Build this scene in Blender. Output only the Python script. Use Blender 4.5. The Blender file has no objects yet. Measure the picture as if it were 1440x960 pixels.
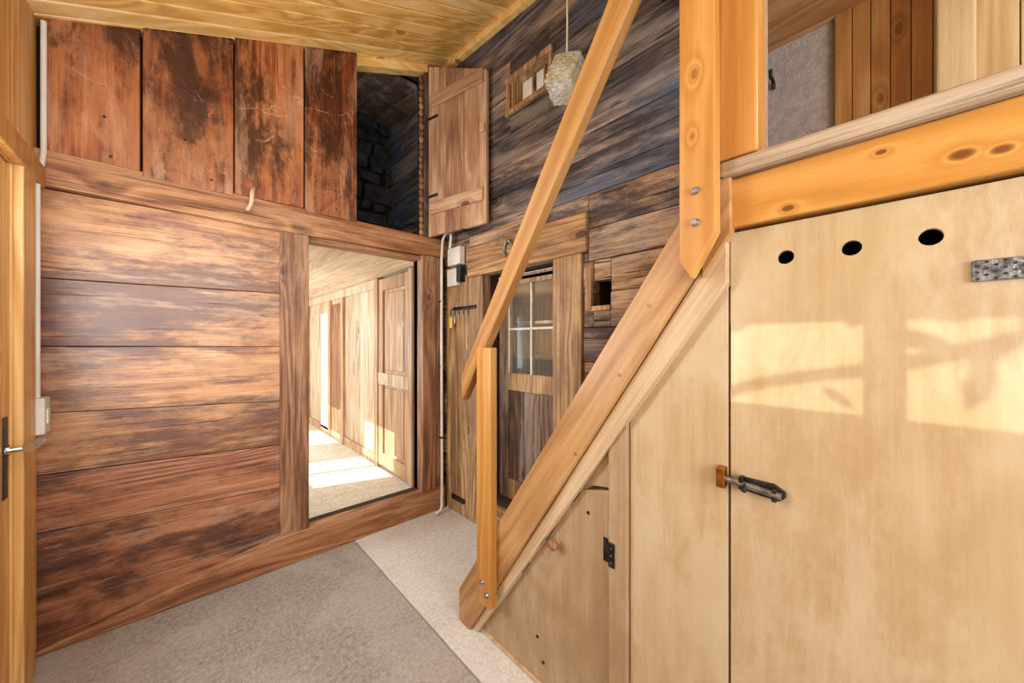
import bpy, bmesh, math, random
from mathutils import Vector, Matrix
from mathutils import noise as mn
random.seed(7)
D=bpy.data; C=bpy.context; SC=C.scene
try: SC.view_settings.view_transform='Standard'
except Exception: pass

# ------------------------------------------------------------------ helpers
def lin(h):
    h=h.lstrip('#'); o=[]
    for i in (0,2,4):
        v=int(h[i:i+2],16)/255
        o.append(v/12.92 if v<=.04045 else ((v+.055)/1.055)**2.4)
    return (o[0],o[1],o[2],1)

class NT:
    def __init__(s,name):
        s.m=D.materials.new(name); s.m.use_nodes=True; s.t=s.m.node_tree; s.t.nodes.clear()
        s.out=s.n('ShaderNodeOutputMaterial'); s.b=s.n('ShaderNodeBsdfPrincipled'); s.l(s.b.outputs[0],s.out.inputs[0])
    def n(s,t,**k):
        x=s.t.nodes.new(t)
        for a,b in k.items(): setattr(x,a,b)
        return x
    def l(s,a,b): s.t.links.new(a,b)
    def put(s,sock,v):
        if hasattr(v,'is_linked') or hasattr(v,'links'): s.l(v,sock)
        else: sock.default_value=v
    def math(s,op,a,b=0.,c=None,clamp=False):
        x=s.n('ShaderNodeMath',operation=op); x.use_clamp=clamp
        s.put(x.inputs[0],a); s.put(x.inputs[1],b)
        if c is not None: s.put(x.inputs[2],c)
        return x.outputs[0]
    def vmath(s,op,a,b):
        x=s.n('ShaderNodeVectorMath',operation=op); s.put(x.inputs[0],a); s.put(x.inputs[1],b); return x.outputs[0]
    def map(s,v,sc=(1,1,1),rot=(0,0,0)):
        x=s.n('ShaderNodeMapping'); s.l(v,x.inputs['Vector']); x.inputs['Scale'].default_value=sc; x.inputs['Rotation'].default_value=rot
        return x.outputs[0]
    def noise(s,v,sc,det=2,rough=.5,dist=0.):
        x=s.n('ShaderNodeTexNoise'); s.l(v,x.inputs['Vector']); x.inputs['Scale'].default_value=sc
        x.inputs['Detail'].default_value=det; x.inputs['Roughness'].default_value=rough; x.inputs['Distortion'].default_value=dist
        return x.outputs[0]
    def vor(s,v,sc):
        x=s.n('ShaderNodeTexVoronoi'); s.l(v,x.inputs['Vector']); x.inputs['Scale'].default_value=sc; return x.outputs[0]
    def ramp(s,f,stops,interp='LINEAR'):
        x=s.n('ShaderNodeValToRGB'); s.l(f,x.inputs[0]); r=x.color_ramp; r.interpolation=interp
        while len(r.elements)<len(stops): r.elements.new(.5)
        for e,(p,c) in zip(r.elements,stops): e.position=p; e.color=c
        return x.outputs[0]
    def smooth(s,v,a,b):
        x=s.n('ShaderNodeMapRange',interpolation_type='SMOOTHSTEP'); s.put(x.inputs[0],v)
        x.inputs[1].default_value=a; x.inputs[2].default_value=b; x.inputs[3].default_value=0; x.inputs[4].default_value=1
        return x.outputs[0]
    def mix(s,f,a,b,bt='MIX'):
        x=s.n('ShaderNodeMix',data_type='RGBA',blend_type=bt); s.put(x.inputs[0],f); s.put(x.inputs[6],a); s.put(x.inputs[7],b); return x.outputs[2]
    def bump(s,h,st,dist=.01):
        x=s.n('ShaderNodeBump'); s.l(h,x.inputs['Height']); x.inputs['Strength'].default_value=st; x.inputs['Distance'].default_value=dist
        s.l(x.outputs[0],s.b.inputs['Normal'])

def wood(name,axis,dark,mid,light,ring=26,knot=4.5,kcol='#3a1c0c',ksize=.10,kamt=.85,blotch=None,blamt=.5,blsc=1.6,
         bl2=None,bl2amt=.5,bl3=None,bl3amt=.5,rough=.45,bump=.2,rot=(0,0,0),var=.25,cracks=0.,fine=75,along=.1,scr=0.,spec=.4,con=1.,ringamt=.16,old=False,bst=.5,kpts=()):
    s=NT(name); tc=s.n('ShaderNodeTexCoord').outputs['Object']; gi=s.n('ShaderNodeNewGeometry').outputs['Random Per Island']
    cx=s.n('ShaderNodeCombineXYZ')
    s.l(s.math('MULTIPLY',gi,17.),cx.inputs[0]); s.l(s.math('MULTIPLY',gi,31.),cx.inputs[1]); s.l(s.math('MULTIPLY',gi,23.),cx.inputs[2])
    raw=tc
    if any(rot): tc=s.map(tc,rot=rot)
    p=s.vmath('ADD',tc,cx.outputs[0])
    i='XYZ'.index(axis)
    def st(k): return tuple(k if j==i else 1. for j in range(3))
    pS=s.map(p,st(along)); pK=s.map(p,st(.5)); pF=s.map(p,st(.03)); pM=s.map(p,st(.12))
    vk=s.vor(pK,knot)
    for (kx,ky,kz,kr) in kpts:     # individual branch knots at fixed places on the timber
        dv=s.n('ShaderNodeVectorMath',operation='LENGTH'); s.l(s.map(s.vmath('SUBTRACT',raw,(kx,ky,kz)),st(.6)),dv.inputs[0])
        vk=s.math('MINIMUM',vk,s.math('MULTIPLY',dv.outputs['Value'],ksize*.7/kr))
    bumpk=s.math('POWER',2.718,s.math('MULTIPLY',vk,-13.))
    low=s.noise(pS,2.6,3,.45,.15)
    ph=s.math('ADD',s.math('MULTIPLY',low,ring),s.math('MULTIPLY',bumpk,4.))
    rg=s.math('SINE',s.math('MULTIPLY',ph,6.283))
    rg=s.math('MULTIPLY_ADD',rg,.5,.5)
    fi=s.noise(pF,fine,6,.75)
    md=s.noise(pM,7,7,.72,.2)
    f=s.math('ADD',s.math('MULTIPLY',rg,ringamt),s.math('ADD',s.math('MULTIPLY',fi,.5*con),s.math('MULTIPLY',md,.42*con)))
    mean=.5*ringamt+.46*con
    if old:
        po=s.noise(s.map(p,st(.018)),210,2,.6)
        f=s.math('ADD',f,s.math('MULTIPLY_ADD',po,.45,-.225))
    f=s.math('ADD',f,s.math('MULTIPLY_ADD',gi,var,-var/2))
    f=s.math('ADD',f,.5-mean)
    col=s.ramp(f,[(.28,lin(dark)),(.5,lin(mid)),(.72,lin(light))])
    if blotch:
        b=s.smooth(s.noise(s.map(tc,st(bst)),blsc,8,.72,.3),.45,.60)
        col=s.mix(s.math('MULTIPLY',b,blamt),col,lin(blotch))
    if bl2:
        b=s.smooth(s.noise(s.vmath('ADD',s.map(p,st(bst*.45)),(5.3,2.1,7.7)),blsc*1.9,8,.74,.3),.46,.58)
        col=s.mix(s.math('MULTIPLY',b,bl2amt),col,lin(bl2))
    if bl3:
        b=s.smooth(s.noise(s.vmath('ADD',s.map(p,st(bst*.25)),(1.3,8.1,3.7)),blsc*4.,8,.74,.2),.50,.62)
        col=s.mix(s.math('MULTIPLY',b,bl3amt),col,lin(bl3))
    if kamt>0:
        km=s.math('SUBTRACT',1.,s.smooth(vk,ksize*.45,ksize*1.2))
        col=s.mix(s.math('MULTIPLY',km,kamt),col,lin(kcol))
    h=f
    if cracks>0:
        cr=s.noise(s.map(p,st(.035)),40,4,.6,.5)
        cm=s.smooth(cr,.60,.67)
        col=s.mix(s.math('MULTIPLY',cm,cracks),col,lin('#16110f'))
        h=s.math('SUBTRACT',f,s.math('MULTIPLY',cm,.9))
    if scr>0:
        sn=s.noise(s.map(tc,(1,1,1),(.5,.9,.6)),2.4,3,.5,1.2)
        sl=s.math('SUBTRACT',1.,s.smooth(s.math('ABSOLUTE',s.math('SUBTRACT',sn,.5)),.0,.006))
        gate=s.smooth(s.noise(tc,7.,4,.6),.48,.62)
        col=s.mix(s.math('MULTIPLY',s.math('MULTIPLY',sl,gate),scr),col,lin('#d8a888'))
    s.l(col,s.b.inputs['Base Color'])
    rn=s.math('MULTIPLY_ADD',md,.35,rough-.17); s.l(rn,s.b.inputs['Roughness'])
    s.b.inputs['Specular IOR Level'].default_value=spec
    s.bump(h,bump,.006)
    return s.m

def plain(name,col,rough=.5,metal=0.,nb=0.,nsc=80,col2=None,csc=6.,em=0.):
    s=NT(name); tc=s.n('ShaderNodeTexCoord').outputs['Object']
    n=s.noise(tc,csc,4,.6)
    c2=col2 or col
    s.l(s.mix(s.smooth(n,.35,.65),lin(col),lin(c2)),s.b.inputs['Base Color'])
    s.b.inputs['Roughness'].default_value=rough; s.b.inputs['Metallic'].default_value=metal
    if nb>0: s.bump(s.noise(tc,nsc,4,.6),nb,.01)
    return s.m

def carpet(name,c1,c2,c3,sc=260,bump=.5,blm=.35):
    s=NT(name); tc=s.n('ShaderNodeTexCoord').outputs['Object']
    a=s.noise(tc,sc,3,.8); v=s.noise(tc,sc*.2,5,.8)
    f=s.math('ADD',s.math('MULTIPLY',a,.6),s.math('MULTIPLY',v,.4))
    col=s.ramp(f,[(.36,lin(c1)),(.51,lin(c2)),(.66,lin(c3))])
    b=s.smooth(s.noise(tc,1.8,6,.65,.3),.42,.60)
    col=s.mix(s.math('MULTIPLY',b,blm),col,lin(c3))
    s.l(col,s.b.inputs['Base Color']); s.b.inputs['Roughness'].default_value=.95; s.b.inputs['Specular IOR Level'].default_value=.1
    s.bump(f,bump,.004); return s.m

def empty(name):
    e=D.objects.new(name,None); e.empty_display_size=.1; C.collection.objects.link(e); return e
def obj(name,bm,mat,parent=None,bevel=0.,smooth=False):
    me=D.meshes.new(name); bmesh.ops.recalc_face_normals(bm,faces=bm.faces); bm.to_mesh(me); bm.free()
    o=D.objects.new(name,me); C.collection.objects.link(o)
    if mat: me.materials.append(mat)
    if parent: o.parent=parent
    if bevel>0:
        m=o.modifiers.new('b','BEVEL'); m.width=bevel; m.segments=2; m.limit_method='ANGLE'
    if smooth:
        for f in me.polygons: f.use_smooth=True
    return o
def addbox(bm,b,jit=0.):
    x0,x1,y0,y1,z0,z1=b
    vs=[bm.verts.new((x+random.uniform(-jit,jit),y+random.uniform(-jit,jit),z+random.uniform(-jit,jit))) for x in (x0,x1) for y in (y0,y1) for z in (z0,z1)]
    for q in ((0,1,3,2),(4,6,7,5),(0,4,5,1),(2,3,7,6),(0,2,6,4),(1,5,7,3)): bm.faces.new([vs[k] for k in q])
def boxes(name,L,mat,parent=None,bevel=.004,jit=0.):
    bm=bmesh.new()
    for b in L: addbox(bm,b,jit)
    return obj(name,bm,mat,parent,bevel)
def addprism(bm,pts,ax,a,b):
    def P(u,v,w):
        return {'X':(w,u,v),'Y':(u,w,v),'Z':(u,v,w)}[ax]
    A=[bm.verts.new(P(u,v,a)) for u,v in pts]; B=[bm.verts.new(P(u,v,b)) for u,v in pts]
    bm.faces.new(A); bm.faces.new(B[::-1]); n=len(pts)
    for i in range(n): bm.faces.new([A[i],A[(i+1)%n],B[(i+1)%n],B[i]])
def prism(name,pts,ax,a,b,mat,parent=None,bevel=.003):
    bm=bmesh.new(); addprism(bm,pts,ax,a,b); return obj(name,bm,mat,parent,bevel)
def cyl(name,p0,p1,r,mat,parent=None,seg=20,r2=None,bevel=0.):
    p0=Vector(p0); p1=Vector(p1); d=p1-p0; bm=bmesh.new()
    M=Matrix.Translation((p0+p1)/2)@d.to_track_quat('Z','Y').to_matrix().to_4x4()
    bmesh.ops.create_cone(bm,cap_ends=True,segments=seg,radius1=r,radius2=r if r2 is None else r2,depth=d.length,matrix=M)
    o=obj(name,bm,mat,parent,bevel,True)
    m=o.modifiers.new('e','EDGE_SPLIT'); m.split_angle=.7
    return o
def tube(name,pts,r,mat,parent=None,bez=False):
    cu=D.curves.new(name,'CURVE'); cu.dimensions='3D'; cu.bevel_depth=r; cu.bevel_resolution=4; cu.use_fill_caps=True
    if bez:
        sp=cu.splines.new('BEZIER'); sp.bezier_points.add(len(pts)-1)
        for b,p in zip(sp.bezier_points,pts): b.co=p; b.handle_left_type=b.handle_right_type='AUTO'
    else:
        sp=cu.splines.new('POLY'); sp.points.add(len(pts)-1)
        for b,p in zip(sp.points,pts): b.co=(*p,1)
    tmp=D.objects.new(name,cu); C.collection.objects.link(tmp)
    dg=C.evaluated_depsgraph_get(); me=D.meshes.new_from_object(tmp.evaluated_get(dg)); D.objects.remove(tmp)
    o=D.objects.new(name,me); C.collection.objects.link(o); me.materials.clear(); me.materials.append(mat)
    for f in me.polygons: f.use_smooth=True
    if parent: o.parent=parent
    return o
def cut(o,cutters):
    for c in cutters:
        m=o.modifiers.new('bo','BOOLEAN'); m.operation='DIFFERENCE'; m.solver='EXACT'; m.object=c
    dg=C.evaluated_depsgraph_get(); me=D.meshes.new_from_object(o.evaluated_get(dg))
    o.modifiers.clear(); o.data=me
    for c in cutters: D.objects.remove(c)
def sub(r,h):
    a,b,c,d=r; e,f,g,k=h
    if f<=a or e>=b or k<=c or g>=d: return [r]
    o=[]
    if e>a: o.append((a,e,c,d))
    if f<b: o.append((f,b,c,d))
    m0,m1=max(a,e),min(b,f)
    if g>c: o.append((m0,m1,c,g))
    if k<d: o.append((m0,m1,k,d))
    return o
def rects(rs,holes):
    for h in holes: rs=[q for r in rs for q in sub(r,h)]
    return [r for r in rs if r[1]-r[0]>.004 and r[3]-r[2]>.004]
def ceilz(x,y): return 2.82+.42*x+.09*(y-2.445)

# ------------------------------------------------------------------ materials
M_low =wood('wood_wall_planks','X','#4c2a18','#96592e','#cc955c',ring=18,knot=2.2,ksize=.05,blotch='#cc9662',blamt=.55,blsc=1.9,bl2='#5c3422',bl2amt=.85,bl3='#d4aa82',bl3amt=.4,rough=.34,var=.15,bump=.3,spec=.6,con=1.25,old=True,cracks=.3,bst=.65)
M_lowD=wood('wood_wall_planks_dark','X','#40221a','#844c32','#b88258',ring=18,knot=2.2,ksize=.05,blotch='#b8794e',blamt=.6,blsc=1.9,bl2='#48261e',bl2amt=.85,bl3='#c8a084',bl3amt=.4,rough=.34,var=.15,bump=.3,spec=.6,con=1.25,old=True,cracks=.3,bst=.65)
M_beam=wood('wood_beam','X','#4e2e1c','#96603a','#c08e60',ring=20,knot=3,blotch='#6a422a',blamt=.6,bl3='#cba07a',bl3amt=.4,rough=.5,bump=.5,con=1.35,old=True,cracks=.45)
M_postA=wood('wood_post','Z','#4a2e20','#885a3c','#b68a64',ring=18,knot=4,ksize=.08,blotch='#5e402e',blamt=.6,bl3='#c09a7a',bl3amt=.4,rough=.5,bump=.5,con=1.35,old=True,cracks=.35)
M_up  =wood('wood_upper_boards','Z','#3a140b','#84401f','#ba7442',ring=16,knot=2.6,ksize=.07,kcol='#2a0c06',blotch='#ba784a',blamt=.55,blsc=1.9,bl2='#34140d',bl2amt=.9,bl3='#d0a07c',bl3amt=.35,rough=.32,var=.3,scr=.6,bump=.25,con=1.3,old=True,spec=.6,bst=.75)
M_leaf=wood('wood_hatch_leaf','Z','#825640','#b58a66','#d6b492',ring=18,knot=4,kcol='#5b3420',blotch='#9a6e4e',blamt=.5,bl3='#dcc0a4',bl3amt=.3,rough=.6,con=1.2,old=True,cracks=.2)
M_log =wood('wood_log_wall','Y','#2c2828','#745f50','#b69a80',ring=16,knot=3,ksize=.08,kcol='#1a1210',blotch='#4a5a70',blamt=.8,blsc=1.1,bl2='#201e24',bl2amt=.85,bl3='#aa9888',bl3amt=.45,rough=.65,cracks=.9,bump=.9,var=.3,con=1.6,old=True,bst=.6)
M_log2=wood('wood_log_wall_brown','Y','#4c3626','#9a7250','#cea880',ring=16,knot=3,ksize=.08,kcol='#241510',blotch='#606470',blamt=.55,blsc=1.7,bl2='#2e2420',bl2amt=.85,bl3='#d2b290',bl3amt=.4,rough=.65,cracks=.9,bump=.9,var=.3,con=1.6,old=True,bst=.6)
M_old =wood('wood_door_frame','Z','#5c402a','#a27a50','#cea87a',ring=18,knot=4,kcol='#3a2012',blotch='#76543a',blamt=.6,rough=.6,bump=.5,cracks=.55,con=1.45,old=True)
M_oldH=wood('wood_lintel','Y','#5c402a','#a87a4a','#cea672',ring=18,knot=4,kcol='#3a2012',blotch='#765234',blamt=.6,rough=.6,bump=.5,cracks=.55,con=1.45,old=True)
M_dark=wood('wood_door_dark','Z','#30221a','#644836','#987a5e',ring=18,knot=4,blotch='#42322c',blamt=.65,bl3='#a49488',bl3amt=.5,rough=.6,bump=.5,con=1.5,old=True,cracks=.5)
M_ceil=wood('pine_ceiling','X','#d0984a','#f0be6a','#fbda96',ring=14,knot=5,ksize=.13,kcol='#98581e',kamt=.75,rough=.22,bump=.04,var=.3,spec=.6,con=.6,ringamt=.2)
M_pineW=wood('pine_panelling','Z','#b47a3e','#d8a25a','#eac486',ring=16,knot=4,ksize=.12,kcol='#8a4a14',kamt=.6,rough=.35,bump=.1,var=.15,con=.8)
M_st  =wood('pine_stair_post','Z','#9c642a','#bc823e','#cf9d5c',ring=14,knot=5,ksize=.07,kcol='#8a4c20',kamt=.7,rough=.32,bump=.06,var=.1,spec=.4,con=.8,kpts=((.918,.335,1.95,.007),(.918,.34,1.80,.004)))
RS=(math.radians(-34.8),0,0)
M_str =wood('pine_stringer','Z','#8c6038','#ae804e','#c69c6a',ring=14,knot=4,kcol='#7a4420',kamt=.6,rot=RS,rough=.38,bump=.1,var=.1,con=1.1,bl3='#cfae84',bl3amt=.35)
M_rail=wood('pine_handrail','Z','#885a30','#a87640','#bc9256',ring=14,knot=4,kcol='#7a3c12',kamt=.4,rot=RS,rough=.34,bump=.06,var=.1,con=.9)
M_strp=wood('pale_stringer_strip','Z','#a2845e','#c0a27c','#d4bc9a',ring=16,knot=4,kamt=.4,kcol='#9a6a3c',rot=RS,rough=.5,bump=.1,con=1.1,old=True)
M_beamO=wood('pine_landing_beam','Y','#ae7634','#c88c40','#d8a862',ring=18,knot=5.5,ksize=.10,kcol='#6a3414',kamt=.9,rough=.3,bump=.06,var=.05,con=.7,along=.14,
   kpts=((.978,-.076,1.619,.007),(.978,-.117,1.612,.0055),(.978,.162,1.592,.006),(.978,.02,1.66,.004)))
M_nose=wood('worn_nosing','Y','#6e5846','#9e866e','#c2ae96',ring=14,knot=6,kamt=.3,rough=.7,bump=.6,cracks=.35,con=1.4,old=True)
PK=dict(kamt=0,rough=.38,bump=.03,along=.35,ringamt=.07,bst=.75)
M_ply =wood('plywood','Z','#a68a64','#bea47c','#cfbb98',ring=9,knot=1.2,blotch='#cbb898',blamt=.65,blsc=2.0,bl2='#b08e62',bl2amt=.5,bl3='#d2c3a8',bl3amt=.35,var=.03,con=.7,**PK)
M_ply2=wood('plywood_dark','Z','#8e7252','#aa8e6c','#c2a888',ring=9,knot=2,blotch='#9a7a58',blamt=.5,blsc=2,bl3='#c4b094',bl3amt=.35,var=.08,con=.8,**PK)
M_corr=wood('corridor_boards','Z','#8e6e56','#c6a888','#e2ccb0',ring=16,knot=3.5,kcol='#6a3c20',kamt=.6,rough=.45,bump=.2,var=.2,con=1.1,old=True)
M_cdoor=wood('corridor_door','Z','#8c6444','#b48a64','#d4b28e',ring=16,knot=3.5,kcol='#6a3c20',kamt=.5,rough=.45,bump=.2,var=.15,con=1.1,old=True)
M_cceil=wood('corridor_ceiling','Y','#c4a480','#e0c6a4','#f2e0c0',ring=16,knot=5,kcol='#80502c',kamt=.6,rough=.5,bump=.15,var=.2)
M_upc =wood('upstairs_ceiling','Y','#905e34','#b88450','#d2a472',ring=16,knot=5,kamt=.6,kcol='#5a2c10',rough=.4,bump=.1)
M_upw =wood('upstairs_panels','Z','#9a6634','#b88248','#cea068',ring=16,knot=5,kamt=.5,kcol='#5a2c10',rough=.4,bump=.1,var=.1)
M_upp =wood('upstairs_pale_boards','Z','#b08a58','#c6a678','#d8c096',ring=16,knot=5,kamt=.5,kcol='#8a5020',rough=.4,bump=.1,var=.1)
M_blk =plain('near_black','#161210',.9,col2='#0c0a09')  # near-black lining colour
M_mas =plain('dark_masonry','#342e2c',.9,0,1.,14,'#181412',9)  # dark mottled masonry
M_back=plain('wall_core','#3a2618',.9,col2='#2a1a10')
M_iron=plain('dark_iron','#2b2a2c',.45,.8,.2,60,'#4a4644',30)
M_steel=plain('zinc_steel','#a8abb0',.35,.9,.15,60,'#70757c',40)
M_plate=plain('tarnished_plate','#9c9ea0',.4,.8,.4,90,'#606062',60)
M_brass=plain('brass','#b07a30',.35,.9,.1,60,'#8a5a20',40)
M_white=plain('white_plastic','#e4e0d6',.4,0,0,80,'#d8d2c4',5)
M_paint=plain('white_paint','#ddd8cc',.5,0,.1,60,'#c8c0ae',12)
M_plaster=plain('rough_plaster','#ccbeb4',.95,0,1.,90,'#b4a69c',25)
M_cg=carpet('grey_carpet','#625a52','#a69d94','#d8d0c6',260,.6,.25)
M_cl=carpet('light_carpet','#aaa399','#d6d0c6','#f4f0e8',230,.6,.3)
M_cc=carpet('corridor_carpet','#a89c84','#d6ccb8','#f0e8d8',60,.6,.3)
M_yel=plain('yellow_plastic','#e8c020',.4)
M_cord=plain('lamp_cord','#d8d0bc',.5)
M_leafg=plain('leaf_green','#4a6a2a',.5)
M_grass=plain('meadow_grass','#5c6e3c',.9,0,.3,30,'#7c8450',3)
M_chrome=plain('chrome','#dfe6ee',.12,1.)
def glassmat(name,col,tr,rough=.1,transl=None):
    s=NT(name); t=s.n('ShaderNodeBsdfTransparent'); t.inputs[0].default_value=lin('#f4f6f4')
    s.b.inputs['Base Color'].default_value=lin(col); s.b.inputs['Roughness'].default_value=rough
    m=s.n('ShaderNodeMixShader'); m.inputs[0].default_value=tr
    base=s.b.outputs[0]
    if transl:
        q=s.n('ShaderNodeBsdfTranslucent'); q.inputs[0].default_value=lin(col); mm=s.n('ShaderNodeMixShader'); mm.inputs[0].default_value=transl
        s.l(base,mm.inputs[1]); s.l(q.outputs[0],mm.inputs[2]); base=mm.outputs[0]
    s.l(base,m.inputs[1]); s.l(t.outputs[0],m.inputs[2]); s.l(m.outputs[0],s.out.inputs[0]); return s.m
M_frost=glassmat('frosted_glass','#f4f4f0',.0,.3,.8)
M_sundim=glassmat('sun_dimming_sheet','#f0f0ea',.55,.8,.7)  # filter material, added to weaken sun through the transom
M_clear=glassmat('old_window_glass','#9a9488',.8,.08)

# ------------------------------------------------------------------ floor
fl=empty('floor')
boxes('floor_slab',[(-.6,2.6,-1.8,9,-.12,-.012)],M_back,fl,0)
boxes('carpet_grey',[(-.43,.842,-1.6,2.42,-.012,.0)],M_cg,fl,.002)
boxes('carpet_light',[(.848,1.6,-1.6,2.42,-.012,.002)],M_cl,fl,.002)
boxes('corridor_carpet',[(-.43,1.56,2.42,8.6,-.012,.0)],M_cc,fl,.0)
boxes('ground',[(-8,-.6,-4,10,-.4,-.3)],M_grass,None,0)

# ------------------------------------------------------------------ wall_north
wn=empty('wall_north')
seams=[(1.945,1.942),(1.567,1.58),(1.28,1.27),(1.0,.955),(.74,.70),(.50,.45),(.012,.178)]
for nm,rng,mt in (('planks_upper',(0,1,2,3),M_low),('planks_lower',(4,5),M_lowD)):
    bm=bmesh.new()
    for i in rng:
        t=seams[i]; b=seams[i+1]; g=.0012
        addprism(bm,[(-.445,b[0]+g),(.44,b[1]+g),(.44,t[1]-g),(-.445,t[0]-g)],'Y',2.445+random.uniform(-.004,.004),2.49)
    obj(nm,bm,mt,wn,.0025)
prism('sill_board',[(-.44,0),(-.44,.02),(.43,.176),(1.53,.17),(1.53,0)],'Y',2.405,2.50,M_beam,wn,.008)
prism('cross_beam',[(-.44,1.95),(-.44,2.10),(1.56,2.09),(1.56,1.955),(.43,1.935),],'Y',2.412,2.50,M_beam,wn,.008)
boxes('opening_posts',[(.432,.58,2.418,2.55,.172,1.94),(1.34,1.455,2.418,2.55,.168,1.95)],M_postA,wn,.006)
boxes('corner_board',[(1.462,1.53,2.43,2.5,0,1.95)],M_postA,wn,.006)
boxes('opening_head',[(.58,1.34,2.45,2.55,1.915,1.945)],M_beam,wn,.003)
bm=bmesh.new()
for x0,x1,zb,yf in [(-.418,-.129,2.085,2.418),(-.120,.217,2.075,2.404),(.222,.546,2.088,2.392),(.553,.856,2.078,2.400)]:
    addprism(bm,[(x0,zb),(x1,zb+.004),(x1,ceilz(x1,2.44)+.01),(x0,ceilz(x0,2.44)+.01)],'Y',yf,yf+.04)
obj('upper_boards',bm,M_up,wn,.005)
prism('upper_board_right',[(1.39,2.09),(1.56,2.09),(1.56,3.49),(1.39,3.42)],'Y',2.43,2.5,M_up,wn)
prism('hatch_head',[(.856,ceilz(.856,2.44)-.06),(1.39,ceilz(1.39,2.44)-.06),(1.39,ceilz(1.39,2.44)+.01),(.856,ceilz(.856,2.44)+.01)],'Y',2.425,2.5,M_ceil,wn)
boxes('hatch_jamb',[(1.358,1.392,2.425,2.5,2.095,3.33)],M_dark,wn,.004)
bm=bmesh.new()
for k in range(24):
    z=2.12+k*.05; bmesh.ops.create_icosphere(bm,subdivisions=2,radius=.026,matrix=Matrix.Translation((1.342,2.44,z))@Matrix.Diagonal((.8,.5,1.05,1)))
obj('jamb_scallops',bm,M_postA,wn,0,True)
boxes('wall_core',[(a,b,2.5,2.56,c,d) for a,b,c,d in rects([(-.6,1.6,-.1,3.9)],[(.58,1.34,.17,1.93),(.862,1.375,2.1,3.33)])],M_back,wn,0)
bm=bmesh.new()
for x in (-.27,.05,.38,.70):
    for z in (2.13,2.30,2.75):
        bmesh.ops.create_icosphere(bm,subdivisions=1,radius=.006,matrix=Matrix.Translation((x+random.uniform(-.1,.1),2.402,z)))
obj('nails',bm,M_iron,wn)

hl=empty('attic_hatch_door')
hx,hy=1.388,2.395; L=math.hypot(1.512-hx,1.86-hy); ang=math.atan2(1.86-hy,1.512-hx)
bm=bmesh.new()
for u0,u1 in ((0,.175),(.179,.35),(.354,L)):
    tz=lambda u:3.36-.25*u/L
    addprism(bm,[(u0,2.085),(u1,2.09),(u1,tz(u1)),(u0,tz(u0))],'Y',-.014,.014)
lf=obj('leaf_boards',bm,M_leaf,hl,.003)
M_leafH=wood('wood_hatch_batten','X','#825640','#b78c68','#d6b492',ring=16,knot=4,kcol='#5b3420',rough=.6,old=True)
bt=boxes('battens',[(.03,L-.02,-.034,-.014,3.03,3.12),(.03,L-.02,-.034,-.014,2.24,2.33)],M_leafH,hl,.006)
bt2=boxes('strap_hinges',[(-.01,.10,-.019,-.014,2.95,2.97),(-.01,.10,-.019,-.014,2.37,2.39)],M_iron,hl,.002)
hl.location=(hx,hy,0); hl.rotation_euler=(0,0,ang)
boxes('turn_button',[(L-.05,L-.01,-.028,-.014,2.70,2.76)],M_strp,hl,.004)

at=empty('attic_room')
boxes('attic_boards_right',[(1.56,1.6,2.5,4.6,z,z+.195) for z in [2.05+.2*k for k in range(9)]],M_log,at,.01)
bm=bmesh.new(); rr=random.Random(11)
z=2.05
while z<3.7:
    h=rr.uniform(.09,.21); x=.3
    while x<1.56:
        wd=rr.uniform(.1,.3); x2=min(x+wd,1.56); d=rr.uniform(0,.06)
        addbox(bm,(x+.01,x2-.01,3.45-d,3.6,z+.01,z+h-.01),.022); x+=wd
    z+=h
obj('attic_rubble_wall',bm,M_mas,at,.025)
boxes('attic_shell',[(.28,.32,2.5,4.6,2.0,3.8),(.3,1.6,2.56,4.6,2.02,2.05),(.3,1.6,3.56,3.65,2.0,3.8)],M_blk,at,0)
bm=bmesh.new()
for k in range(7):
    addprism(bm,[(2.56,3.27),(4.6,3.67),(4.6,3.71),(2.56,3.31)],'X',.3+.18*k,.476+.18*k)
obj('attic_roof_boards',bm,M_dark,at,.006)
boxes('attic_roof',[(.25,1.65,2.56,4.65,3.74,3.79)],M_blk,at,0)
tube('wall_peg_hook',[(.305,2.41,2.13),(.30,2.36,2.125),(.29,2.33,2.09),(.285,2.335,2.03),(.27,2.35,1.995)],.011,M_leaf,None,True)

# ------------------------------------------------------------------ wall_east
we=empty('wall_east')
H=[(1.32,1.96,0,1.77),(.96,1.06,1.48,1.61),(1.36,1.69,2.77,2.96),(1.12,2.31,0,1.77),(1.09,2.13,1.76,1.975)]
rows=[];z=0.
while z<3.45:
    h=random.uniform(.13,.20); rows.append((z,min(z+h-.003,3.5))); z+=h
top=[];brn=[]
for z0,z1 in rows:
    for r in rects([(.36,2.50,z0,z1)],H):
        d=random.uniform(-.005,.005)
        (top if z0>1.95 else brn).append((1.56+d,1.62,r[0],r[1],r[2],r[3]))
boxes('log_boards_upper',top,M_log,we,.005)
boxes('log_boards_lower',brn,M_log2,we,.005)
boxes('wall_core',[(1.62,1.70,a,b,c,d) for a,b,c,d in rects([(.36,2.56,-.1,3.6)],[(1.32,1.96,0.2,1.76),(.96,1.06,1.48,1.61),(1.36,1.69,2.77,2.96)])],M_back,we,0)
boxes('door_lintel',[(1.535,1.62,1.09,2.13,1.765,1.975)],M_oldH,we,.012)
boxes('door_post_right',[(1.54,1.70,1.125,1.32,0,1.765)],M_old,we,.01)
boxes('door_boards_left',[(1.548,1.70,1.962,2.13,0,1.765),(1.55,1.62,2.135,2.42,0,1.79)],M_old,we,.006)
boxes('threshold',[(1.52,1.74,1.3,1.98,0,.17)],M_oldH,we,.01)
boxes('niche',[(1.70,1.72,.9,1.12,1.4,1.7)],M_blk,we,0)
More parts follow.
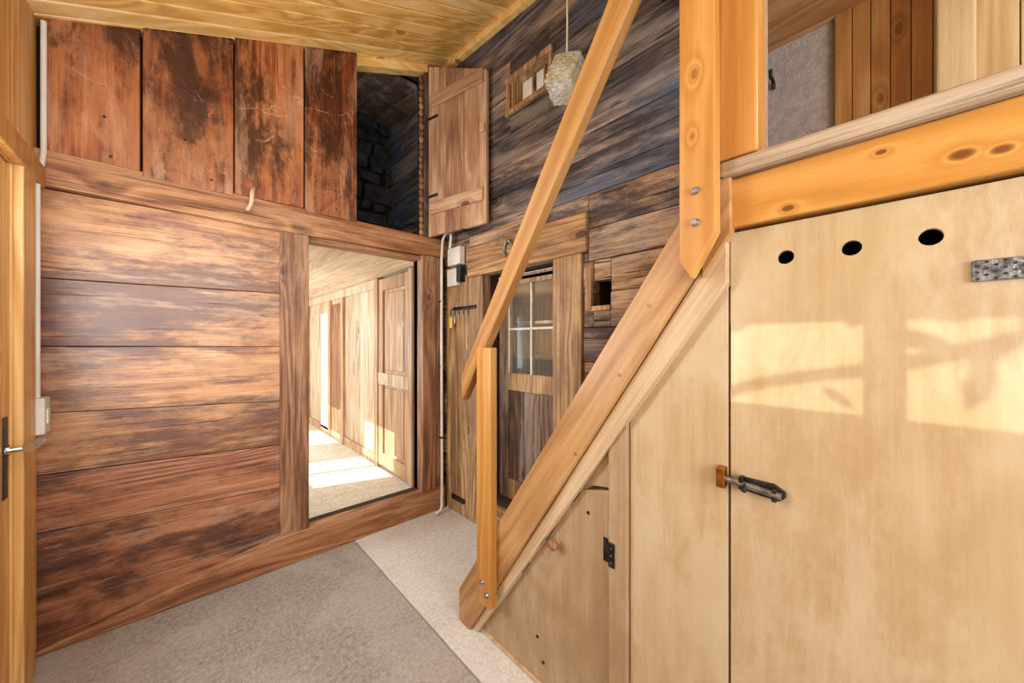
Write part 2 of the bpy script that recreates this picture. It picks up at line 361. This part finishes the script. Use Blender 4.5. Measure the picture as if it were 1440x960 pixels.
boxes('niche_frame',[(1.535,1.56,1.06,1.095,1.46,1.68),(1.54,1.57,.955,1.10,1.455,1.48)],M_old,we,.004)
boxes('upper_window_frame',[(1.54,1.70,1.33,1.72,2.95,2.985),(1.54,1.70,1.33,1.72,2.745,2.775),(1.545,1.70,1.335,1.362,2.775,2.95),(1.545,1.70,1.69,1.715,2.775,2.95)],M_old,we,.003)
boxes('upper_window_bars',[(1.59,1.61,1.42,1.432,2.775,2.95),(1.59,1.61,1.51,1.525,2.775,2.95),(1.57,1.63,1.63,1.69,2.775,2.95)],M_old,we,.002)
boxes('upper_window_pane',[(1.615,1.62,1.36,1.69,2.775,2.95)],M_white,we,0)

d1=empty('door_1'); X0,X1=1.70,1.735
boxes('stiles',[(X0,X1,1.325,1.42,.2,1.76),(X0,X1,1.865,1.958,.2,1.76)],M_dark,d1,.005)
boxes('rails',[(X0,X1,1.42,1.865,1.69,1.76),(X0,X1,1.42,1.865,.96,1.08),(X0,X1,1.42,1.865,.2,.34)],M_old,d1,.005)
boxes('panel',[(X0+.012,X1-.008,1.42,1.57,.34,.96),(X0+.014,X1-.008,1.572,1.72,.34,.96),(X0+.012,X1-.008,1.722,1.865,.34,.96)],M_dark,d1,.004)
boxes('glazing_bars',[(X0+.004,X1,1.636,1.652,1.08,1.69),(X0+.004,X1,1.42,1.865,1.378,1.394),(X0+.002,X1,1.42,1.434,1.08,1.69),(X0+.002,X1,1.851,1.865,1.08,1.69)],M_paint,d1,.003)
boxes('panes',[(X0+.018,X0+.021,1.43,1.855,1.08,1.69)],M_clear,d1,0)
br=empty('wall_rear_room')
boxes('rear_room_boards',[(2.5,2.54,y,y+.19,0,1.72) for y in [1.0+.2*k for k in range(16)]],M_pineW,br,.006)
boxes('rear_room_shell',[(1.7,2.6,.9,.95,0,1.72),(1.7,2.6,4.2,4.25,0,1.72),(1.7,2.6,.9,4.25,1.72,1.74)],M_pineW,br,0)
sh=empty('wall_shelf'); boxes('shelves',[(2.2,2.5,1.8,3.2,z,z+.025) for z in (1.15,1.45)],M_old,sh,.003)
boxes('shelf_sides',[(2.2,2.5,y,y+.03,1.0,1.66) for y in (1.8,2.5,3.17)],M_old,sh,.003)

pts=[]
for k in range(13):
    a=math.radians(-235+k*290/12); pts.append((1.522,1.67+.038*math.cos(a),1.885-.05*math.sin(a)))
tube('horseshoe',pts,.009,M_steel,None)
kr=empty('key_rack')
boxes('bar',[(1.535,1.548,2.03,2.31,1.535,1.56)],M_iron,kr,.002)
for k in range(5):
    y=2.06+k*.055; tube('hook_%d'%(k+1),[(1.54,y,1.55),(1.51,y,1.545),(1.498,y,1.515),(1.50,y,1.495)],.004,M_iron,kr,True)
boxes('key_tag',[(1.492,1.503,2.262,2.292,1.40,1.48)],M_yel,kr,.004)
cyl('key',(1.498,2.225,1.49),(1.498,2.225,1.43),.005,M_steel,kr)
jb=empty('junction_box')
boxes('case',[(1.50,1.55,2.17,2.33,1.87,2.0)],M_white,jb,.006)
boxes('case_small',[(1.515,1.55,2.23,2.36,1.72,1.85)],M_white,jb,.006)
boxes('terminals',[(1.505,1.55,2.17,2.22,1.74,1.86)],M_iron,jb,.003)
cp=empty('conduit_pipe')
tube('conduit',[(1.505,2.30,2.0),(1.50,2.30,2.12),(1.495,2.36,2.11),(1.49,2.39,1.98),(1.49,2.395,1.8),(1.49,2.395,.9),(1.49,2.39,.25),(1.47,2.36,.12),(1.44,2.33,.04),(1.40,2.33,.02)],.011,M_white,cp,True)
for k,z in enumerate((1.6,1.1,.55)): boxes('clip_%d'%(k+1),[(1.475,1.505,2.39,2.42,z,z+.015)],M_steel,cp,.001)
boxes('door_strap_hinge',[(1.535,1.55,2.17,2.33,.10,.135)],M_iron,None,.003)

# ------------------------------------------------------------------ ceiling
ce=empty('ceiling')
def slab(bm,x0,x1,ya,yb,zl,zh,xc=None):
    v=[]
    for x in (x0,x1):
        for yy in (ya,yb):
            for dz in (zl,zh): v.append(bm.verts.new((x,yy,ceilz(x if xc is None else xc,yy)+dz)))
    for q in ((0,1,3,2),(4,6,7,5),(0,4,5,1),(2,3,7,6),(0,2,6,4),(1,5,7,3)): bm.faces.new([v[k] for k in q])
bm=bmesh.new(); y=2.5; w=.105
while y>-1.7:
    slab(bm,-.5,1.62,y-w+.006,y,0,.03); y-=w
obj('ceiling_boards',bm,M_ceil,ce,.008)
bm=bmesh.new(); slab(bm,-.6,1.7,-1.8,2.6,.028,.06); obj('ceiling_deck',bm,M_back,ce)
bm=bmesh.new(); slab(bm,1.515,1.565,.36,2.43,-.05,0,1.54); obj('trim_1',bm,M_ceil,ce,.006)

# ------------------------------------------------------------------ wall_west
ww=empty('wall_west')
hw=[(1.25,2.14,0,1.93),(-1.3,-.2,.9,2.0),(.18,.78,2.04,2.34),(3.9,4.8,.8,1.75),(5.5,6.4,.8,1.75)]
boxes('wall_core',[(-.6,-.47,a,b,c,d) for a,b,c,d in rects([(-1.8,8.8,-.1,2.75)],hw)],M_back,ww,0)
boxes('panel_boards',[(-.47,-.43,a,b,c,d) for k in range(16) for a,b,c,d in rects([(2.445-.24*(k+1)+.003,2.445-.24*k,0,2.68)],hw[:3])],M_pineW,ww,.004)
boxes('corridor_boards_left',[(-.47,-.43,a,b,c,d) for k in range(30) for a,b,c,d in rects([(2.56+.2*k+.003,2.76+.2*k,0,1.98)],hw[3:])],M_corr,ww,.004)
boxes('door_casing',[(-.432,-.405,2.14,2.29,0,1.98),(-.432,-.405,1.13,1.25,0,1.98)],M_pineW,ww,.006)
boxes('door_head_trim',[(-.432,-.40,1.1,2.40,1.93,2.02)],M_st,ww,.006)
boxes('window_frame',[(-.52,-.44,-1.3,-.2,.9,.95),(-.52,-.44,-1.3,-.2,1.95,2.0),(-.52,-.44,-.77,-.73,.95,1.95),(-.52,-.44,-1.3,-1.25,.95,1.95),(-.52,-.44,-.25,-.2,.95,1.95)],M_pineW,ww,.004)
boxes('transom_frame',[(-.52,-.45,.46,.50,2.04,2.34),(-.52,-.45,.18,.78,2.04,2.06),(-.52,-.45,.18,.78,2.32,2.34)],M_pineW,ww,.003)
boxes('transom_sun_filter',[(-.50,-.497,.18,.78,2.05,2.33)],M_sundim,ww,0)  # unseen filter sheet added to keep the sun patches faint
for k,(a,b) in enumerate(((3.9,4.8),(5.5,6.4))):
    boxes('corridor_window_%d'%(k+1),[(-.52,-.46,a,b,.8,.84),(-.52,-.46,a,b,1.71,1.75),(-.50,-.47,(a+b)/2-.02,(a+b)/2+.02,.84,1.71),(-.50,-.47,a,b,1.26,1.29),(-.52,-.46,a,a+.04,.84,1.71),(-.52,-.46,b-.04,b,.84,1.71)],M_paint,ww,.003)
d2=empty('door_2')
boxes('stiles',[(-.47,-.435,2.03,2.138,.01,1.925),(-.47,-.435,1.255,1.40,.01,1.925)],M_pineW,d2,.005)
boxes('rails',[(-.47,-.435,1.40,2.03,1.80,1.925),(-.47,-.435,1.40,2.03,.80,.96),(-.47,-.435,1.40,2.03,.01,.16)],M_pineW,d2,.005)
boxes('panel',[(-.46,-.445,1.40,2.03,.16,.80)],M_pineW,d2,.0)
boxes('pane',[(-.456,-.450,1.40,2.03,.96,1.80)],M_frost,d2,0)
boxes('lock_plate',[(-.437,-.430,2.065,2.10,.76,1.04)],M_iron,d2,.002)
cyl('handle_stem',(-.43,2.085,.925),(-.385,2.085,.925),.009,M_chrome,d2)
cyl('handle_collar',(-.432,2.085,.925),(-.422,2.085,.925),.020,M_chrome,d2)
cyl('handle_grip',(-.382,2.075,.925),(-.372,2.18,.930),.017,M_chrome,d2,8,.012)
cp2=empty('light_switch')
boxes('switch_box',[(-.43,-.385,2.30,2.385,.93,1.075)],M_white,cp2,.006)
boxes('rocker',[(-.386,-.380,2.325,2.36,.97,1.03)],M_paint,cp2,.002)
tube('switch_conduit',[(-.412,2.345,1.07),(-.412,2.345,1.95),(-.412,2.36,1.99),(-.41,2.395,2.02),(-.405,2.40,2.08),(-.405,2.40,2.62)],.009,M_white,cp2)
tb=empty('garden_tree')
bm=bmesh.new(); rr=random.Random(3)
for k in range(34):
    c=Vector((-1.05+rr.uniform(-.1,.1),.70+rr.uniform(-.45,.45),2.55+rr.uniform(-.2,.2)))
    M=Matrix.Translation(c)@Matrix.Rotation(rr.uniform(0,6.28),4,'X')@Matrix.Rotation(rr.uniform(-.7,.7),4,'Z')
    a=rr.uniform(.03,.06); b=a*.38
    bm.faces.new([bm.verts.new(M@Vector((0,u,v))) for u,v in ((-a,0),(-a*.3,b),(a*.4,b*.8),(a,0),(a*.4,-b*.8),(-a*.3,-b))])
obj('leaves',bm,M_leafg,tb)
tube('trunk',[(-1.15,1.3,-.32),(-1.12,1.28,1.0),(-1.08,1.2,2.0),(-1.05,1.0,2.4),(-1.05,.6,2.55),(-1.05,.25,2.68)],.012,M_dark,tb,True)

# ------------------------------------------------------------------ corridor
co=empty('wall_corridor')
boxes('corridor_right_boards',[(1.55,1.60,3.80+.23*k,4.025+.23*k,.10,1.98) for k in range(20)]+[(1.55,1.60,2.56,2.93,0,1.98)],M_corr,co,.006)
boxes('corridor_rear_boards',[(-.43+.2*k,-.235+.2*k,8.5,8.55,0,1.98) for k in range(10)],M_corr,co,.006)
boxes('baseboard_corridor',[(1.53,1.56,3.76,8.5,0,.10)],M_cdoor,co,.004)
boxes('corridor_top_rail',[(1.53,1.56,3.76,8.5,1.86,1.96)],M_corr,co,.004)
boxes('corridor_pilasters',[(1.515,1.56,4.75,4.83,0,1.86),(1.515,1.56,5.28,5.36,0,1.86),(1.52,1.56,6.4,6.5,0,1.86)],M_cdoor,co,.004)
boxes('corridor_inset_dark',[(1.54,1.56,4.84,5.27,.1,1.8)],M_postA,co,.004)
boxes('corridor_inset_white',[(1.53,1.56,5.40,5.75,.06,1.7)],M_paint,co,.004)
boxes('corridor_ceiling',[(-.5+.16*k,-.345+.16*k,2.50,8.6,1.97,2.0) for k in range(14)],M_cceil,co,.004)
boxes('corridor_shell',[(1.6,1.68,2.5,8.7,-.1,2.02),(-.6,1.7,8.55,8.7,-.1,2.1),(-.6,1.7,2.5,8.7,2.0,2.02)],M_back,co,0)
d3=empty('door_3')
boxes('frame',[(1.515,1.56,2.93,3.0,0,1.96),(1.515,1.56,3.68,3.77,0,1.96)],M_cdoor,d3,.006)
boxes('stiles',[(1.53,1.56,3.0,3.1,.02,1.94),(1.53,1.56,3.58,3.68,.02,1.94)],M_cdoor,d3,.003)
boxes('rails',[(1.53,1.56,3.1,3.58,1.82,1.94),(1.53,1.56,3.1,3.58,.02,.16)],M_cdoor,d3,.003)
boxes('lock_rail',[(1.522,1.56,3.0,3.68,.86,.98)],M_corr,d3,.006)
boxes('panel_ground',[(1.55,1.575,3.05,3.62,.1,1.88)],M_cdoor,d3,0)
boxes('panels',[(1.536,1.56,3.13,3.55,.19,.83),(1.536,1.56,3.13,3.55,1.01,1.79)],M_cdoor,d3,.012)

# ------------------------------------------------------------------ staircase
st=empty('staircase')
prism('stringer',[(1.39,0.003),(1.39,.15),(.335,1.69),(.335,1.49),(1.31,0.003)],'X',.958,.992,M_str,st,.004)
prism('stringer_wall_side',[(1.39,0.003),(1.39,.15),(.335,1.69),(.335,1.49),(1.31,0.003)],'X',1.505,1.54,M_str,st,.004)
prism('lower_strip',[(1.308,0.003),(.335,1.485),(.282,1.56),(.282,1.445),(1.275,0.003)],'X',.975,1.0,M_strp,st,.002)
tr=[]
for k in range(1,8):
    z=k*.218; y=1.39-(z-.15)/1.46-.02; tr.append((.99,1.507,y-.10,y,z-.03,z))
boxes('treads',tr,M_strp,st,.004)
boxes('newel_post',[(.918,.957,1.115,1.205,.215,1.275)],M_st,st,.005)
prism('handrail',[(1.32,1.035),(1.33,1.14),(.315,2.715),(.315,2.535)],'X',.925,.968,M_rail,st,.006)
prism('upper_post_plank',[(.372,3.18),(.372,1.50),(.345,1.455),(.288,1.56),(.295,3.18)],'X',.918,.957,M_st,st,.005)
boxes('upper_post',[(.96,1.045,.215,.31,1.735,3.2)],M_st,st,.005)
boxes('upper_post_dark_stud',[(1.05,1.12,.24,.31,1.735,3.2)],M_dark,st,.004)  # dark wood stud behind the upper post
prism('short_stud',[(.335,1.46),(.335,1.71),(.27,1.71),(.27,1.56)],'X',.965,1.0,M_str,st,.003)
for k,(y,z) in enumerate(((.333,1.665),(.333,1.588),(1.165,.31),(1.135,.27))):
    cyl('bolt_%d'%(k+1),(.919,y,z),(.908,y,z),.0105,M_steel,st,16,.007)
for k,(y,z) in enumerate(((.95,.62),(.72,.93),(.56,1.2),(.47,1.40))):
    cyl('plug_%d'%(k+1),(.958,y,z),(.9565,y,z),.006,M_rail,st)

ld=empty('landing_platform')
boxes('landing_beam',[(.978,1.05,-1.6,.283,1.575,1.692)],M_beamO,ld,.006)
boxes('landing_nosing',[(.952,1.05,-1.6,.296,1.692,1.732)],M_nose,ld,.012)
boxes('landing_floor',[(1.05,2.3,-1.6+.15*k,-1.453+.15*k,1.70,1.73) for k in range(13)]+[(1.6,2.3,.353,.62,1.70,1.73)],M_nose,ld,.003)
boxes('landing_deck',[(1.05,2.3,-1.6,.34,1.66,1.70)],M_back,ld,0)

cb=empty('under_stair_cupboard')
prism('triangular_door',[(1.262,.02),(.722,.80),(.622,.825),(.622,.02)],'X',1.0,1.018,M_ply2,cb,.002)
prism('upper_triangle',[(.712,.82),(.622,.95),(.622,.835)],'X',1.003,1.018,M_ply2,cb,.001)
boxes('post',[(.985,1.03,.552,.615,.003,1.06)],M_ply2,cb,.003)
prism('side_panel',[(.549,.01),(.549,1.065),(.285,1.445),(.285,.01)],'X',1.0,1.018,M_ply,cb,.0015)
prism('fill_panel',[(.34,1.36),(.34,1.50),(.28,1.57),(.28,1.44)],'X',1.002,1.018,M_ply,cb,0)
dp=boxes('plywood_door',[(1.0,1.018,-.55,.279,.02,1.567)],M_ply,cb,.0015)
dp.modifiers.clear()
cs=[cyl('cutter',(.95,y,1.49),(1.1,y,1.49),.0155,None,None,32) for y in (.17,.062,-.043)]
cut(dp,cs)
boxes('backing',[(1.12,1.13,-1.6,.3,0,1.6)],M_blk,cb,0)
boxes('rear_panel',[(1.0,1.018,-1.6,-.554,.01,1.567)],M_ply,cb,.0015)
boxes('kick_board',[(.992,1.02,.62,1.28,0.003,.018)],M_strp,cb,.002)
cyl('knob_neck',(1.0,.83,.58),(.98,.83,.58),.009,M_str,cb)
bm=bmesh.new(); bmesh.ops.create_uvsphere(bm,u_segments=20,v_segments=12,radius=.021,matrix=Matrix.Translation((.972,.83,.58))@Matrix.Diagonal((.7,1,1,1)))
obj('knob',bm,M_postA,cb,0,True)
for k,(y,z) in enumerate(((.70,.73),(.93,.18),(.90,.10),(.66,.10))): cyl('screw_%d'%(k+1),(1.0,y,z),(.998,y,z),.006,M_iron,cb)
boxes('hinge_small',[(.980,.986,.592,.612,.60,.675),(.996,1.0,.615,.64,.60,.675)],M_iron,cb,.001)
for k in range(3): cyl('hinge_screw_%d'%(k+1),(.980,.602,.615+k*.022),(.9785,.602,.615+k*.022),.003,M_steel,cb)
hp=boxes('strap_plate',[(.994,1.0,-.30,-.088,1.402,1.438)],M_plate,cb,.002)
bm=bmesh.new()
for k in range(22):
    for j in (-1,0,1):
        y=-.094-.0095*k; z=1.42+.011*j+(.003 if k%2 else -.003)
        bmesh.ops.create_cone(bm,cap_ends=True,segments=8,radius1=.0022,radius2=.0022,depth=.002,matrix=Matrix.Translation((.9935,y,z))@Matrix.Rotation(1.5708,4,'Y'))
obj('strap_piercings',bm,M_iron,cb)
prism('bolt_plate',[(.255,.975),(.262,.962),(.262,.944),(.18,.938),(.168,.95),(.168,.962),(.19,.975)],'X',.992,1.0,M_iron,cb,.002)
cyl('bolt_bar',(.986,.30,.964),(.986,.175,.953),.008,M_steel,cb)
cyl('bolt_handle',(.986,.245,.962),(.972,.245,.948),.006,M_iron,cb)
boxes('bolt_bands',[(.979,1.0,.248,.258,.947,.977),(.979,1.0,.183,.193,.938,.967)],M_iron,cb,.002)
boxes('bolt_keeper',[(.975,1.0,.286,.306,.94,.99)],M_brass,cb,.003)

# ------------------------------------------------------------------ upstairs room
up=empty('wall_upstairs')
boxes('plaster_wall',[(2.2,2.25,.19,.62,1.7,2.85)],M_plaster,up,0)
boxes('plaster_return',[(1.6,2.25,.58,.62,1.7,2.85),(1.56,1.7,.345,.36,1.7,2.85)],M_plaster,up,0)
boxes('panel_wall',[(2.17,2.2,.19-.058*(k+1)+.002,.19-.058*k,1.7,2.8) for k in range(5)],M_upw,up,.003)
boxes('upstairs_post',[(2.02,2.2,-.19,-.10,1.73,2.8)],M_upp,up,.006)
boxes('pale_boards',[(2.10,2.13,-.19-.1*(k+1)+.003,-.19-.1*k,1.7,2.8) for k in range(15)],M_upp,up,.003)
boxes('upstairs_ceiling',[(1.0+.09*k,1.087+.09*k,-1.6,.62,2.77,2.79) for k in range(14)],M_upc,up,.003)
boxes('upstairs_dark_beam',[(1.35,1.47,.1,.6,2.66,2.77)],M_dark,up,.006)
boxes('header',[(.96,1.0,-1.6,.22,2.62,3.3)],M_upw,up,.003)
boxes('upstairs_shell',[(2.25,2.3,-1.7,.7,1.6,2.9),(1.0,2.3,-1.6,.7,2.79,2.82)],M_back,up,0)
tube('coat_hook',[(2.195,.42,2.57),(2.17,.42,2.60),(2.13,.42,2.60),(2.12,.42,2.63)],.008,M_iron,None,True)

ws=empty('wall_south')
boxes('wall_boards',[(a,b,-1.7,-1.6,c,d) for a,b,c,d in rects([(-.6,2.3,-.1,3.5)],[(-.25,.85,.85,2.25),(1.2,2.0,1.9,2.6)])],M_pineW,ws,0)
boxes('window_1_frame',[(-.25,-.2,-1.68,-1.6,.85,2.25),(.8,.85,-1.68,-1.6,.85,2.25),(-.25,.85,-1.68,-1.6,.85,.9),(-.25,.85,-1.68,-1.6,2.2,2.25),(.28,.32,-1.66,-1.62,.9,2.2)],M_paint,ws,.003)

# ------------------------------------------------------------------ pendant lamp (pressed glass block shade)
pl=empty('pendant_lamp'); LC=Vector((1.389,1.097,2.58))
bm=bmesh.new(); bmesh.ops.create_cube(bm,size=2.); bmesh.ops.subdivide_edges(bm,edges=bm.edges,cuts=22,use_grid_fill=True)
for v in bm.verts:
    p=v.co.copy(); s=p.normalized()*1.2; q=p.lerp(s,.3); q.z*=1.12
    d=mn.voronoi(q*4.5)[0][0]
    q*=1-.09*d; v.co=q*.078
gl=obj('glass_shade',bm,None,pl,0,False)
s=NT('pressed_glass'); s.b.inputs['Roughness'].default_value=.08
s.b.inputs['Transmission Weight'].default_value=.6; s.b.inputs['IOR'].default_value=1.45
tc=s.n('ShaderNodeTexCoord').outputs['Object']; v=s.vor(tc,50); s.bump(v,.7,.008)
n2=s.noise(tc,16,3,.6)
s.l(s.mix(s.smooth(n2,.35,.65),lin('#e4dab0'),lin('#fdfcf6')),s.b.inputs['Base Color'])
gl.data.materials.append(s.m); gl.location=LC; gl.rotation_euler=(.25,.3,.35)
bm=bmesh.new(); bmesh.ops.create_icosphere(bm,subdivisions=3,radius=.045,matrix=Matrix.Translation(LC)); obj('bulb',bm,M_white,pl,0,True)
cyl('cap',LC+Vector((0,0,.08)),LC+Vector((0,0,.12)),.03,M_cord,pl,20,.014)
tube('cord',[LC+Vector((0,0,.115)),LC+Vector((.004,0,.3)),Vector((LC.x,LC.y,ceilz(LC.x,LC.y)))],.005,M_cord,pl,True)

# ------------------------------------------------------------------ camera
cd=D.cameras.new('camera'); cam=D.objects.new('camera',cd); C.collection.objects.link(cam)
cd.sensor_width=36; cd.lens=12.6; cam.location=(0,0,1.3); cam.rotation_euler=(math.radians(90),0,math.radians(-43)); cd.clip_start=.02
SC.camera=cam

# ------------------------------------------------------------------ light
w=D.worlds.new('world'); SC.world=w; w.use_nodes=True
bg=w.node_tree.nodes['Background']; bg.inputs[0].default_value=(.82,.91,1,1); bg.inputs[1].default_value=1.6
def area(name,loc,direc,sx_,sy_,pw,col=(1,1,1)):
    l=D.lights.new(name,'AREA'); l.shape='RECTANGLE'; l.size=sx_; l.size_y=sy_; l.energy=pw; l.color=col
    o=D.objects.new(name,l); C.collection.objects.link(o); o.location=loc; o.rotation_euler=Vector(direc).to_track_quat('-Z','Y').to_euler(); return o
def point(name,loc,pw,r=.15,col=(1,1,1)):
    l=D.lights.new(name,'POINT'); l.energy=pw; l.shadow_soft_size=r; l.color=col
    o=D.objects.new(name,l); C.collection.objects.link(o); o.location=loc; return o
cool=(.85,.935,1)
area('fill_south_window',(.3,-1.58,1.55),(0,1,.15),1.0,1.3,54,cool)  # area fill added at an unseen window to brighten the room
area('fill_west_window',(-.42,-.75,1.45),(1,.2,.1),1.0,1.0,3.5,cool)  # side fill added at an unseen window, lights the plywood
area('daylight_west_door',(-.40,1.7,1.4),(1,.0,.1),.6,.8,21,cool)
area('daylight_corridor_window_1',(-.42,4.35,1.3),(1,0,-.1),.8,.8,46,cool)
area('daylight_corridor_window_2',(-.42,5.95,1.3),(1,0,-.1),.8,.8,46,cool)
point('room_fill_light',(.1,1.15,1.9),21,.35,cool)  # unseen fill added to even out brightness across the room
point('upstairs_fill_light',(1.6,-.8,2.45),11,.12,cool)  # fill added to brighten the upstairs, no fixture there
point('rear_room_fill_light',(2.1,2.0,1.4),4,.12,(1,.95,.9))  # added fill so the space behind the glazed door is lit
point('attic_fill_light',(.9,2.9,2.9),2.,.1,cool)  # small fill added to lift the attic interior
sl=D.lights.new('sun','SUN'); sl.energy=10; sl.angle=.005; sl.color=(1,.97,.92)
so=D.objects.new('sun',sl); C.collection.objects.link(so); so.rotation_euler=Vector((.8,-.25,-.5)).to_track_quat('-Z','Y').to_euler()
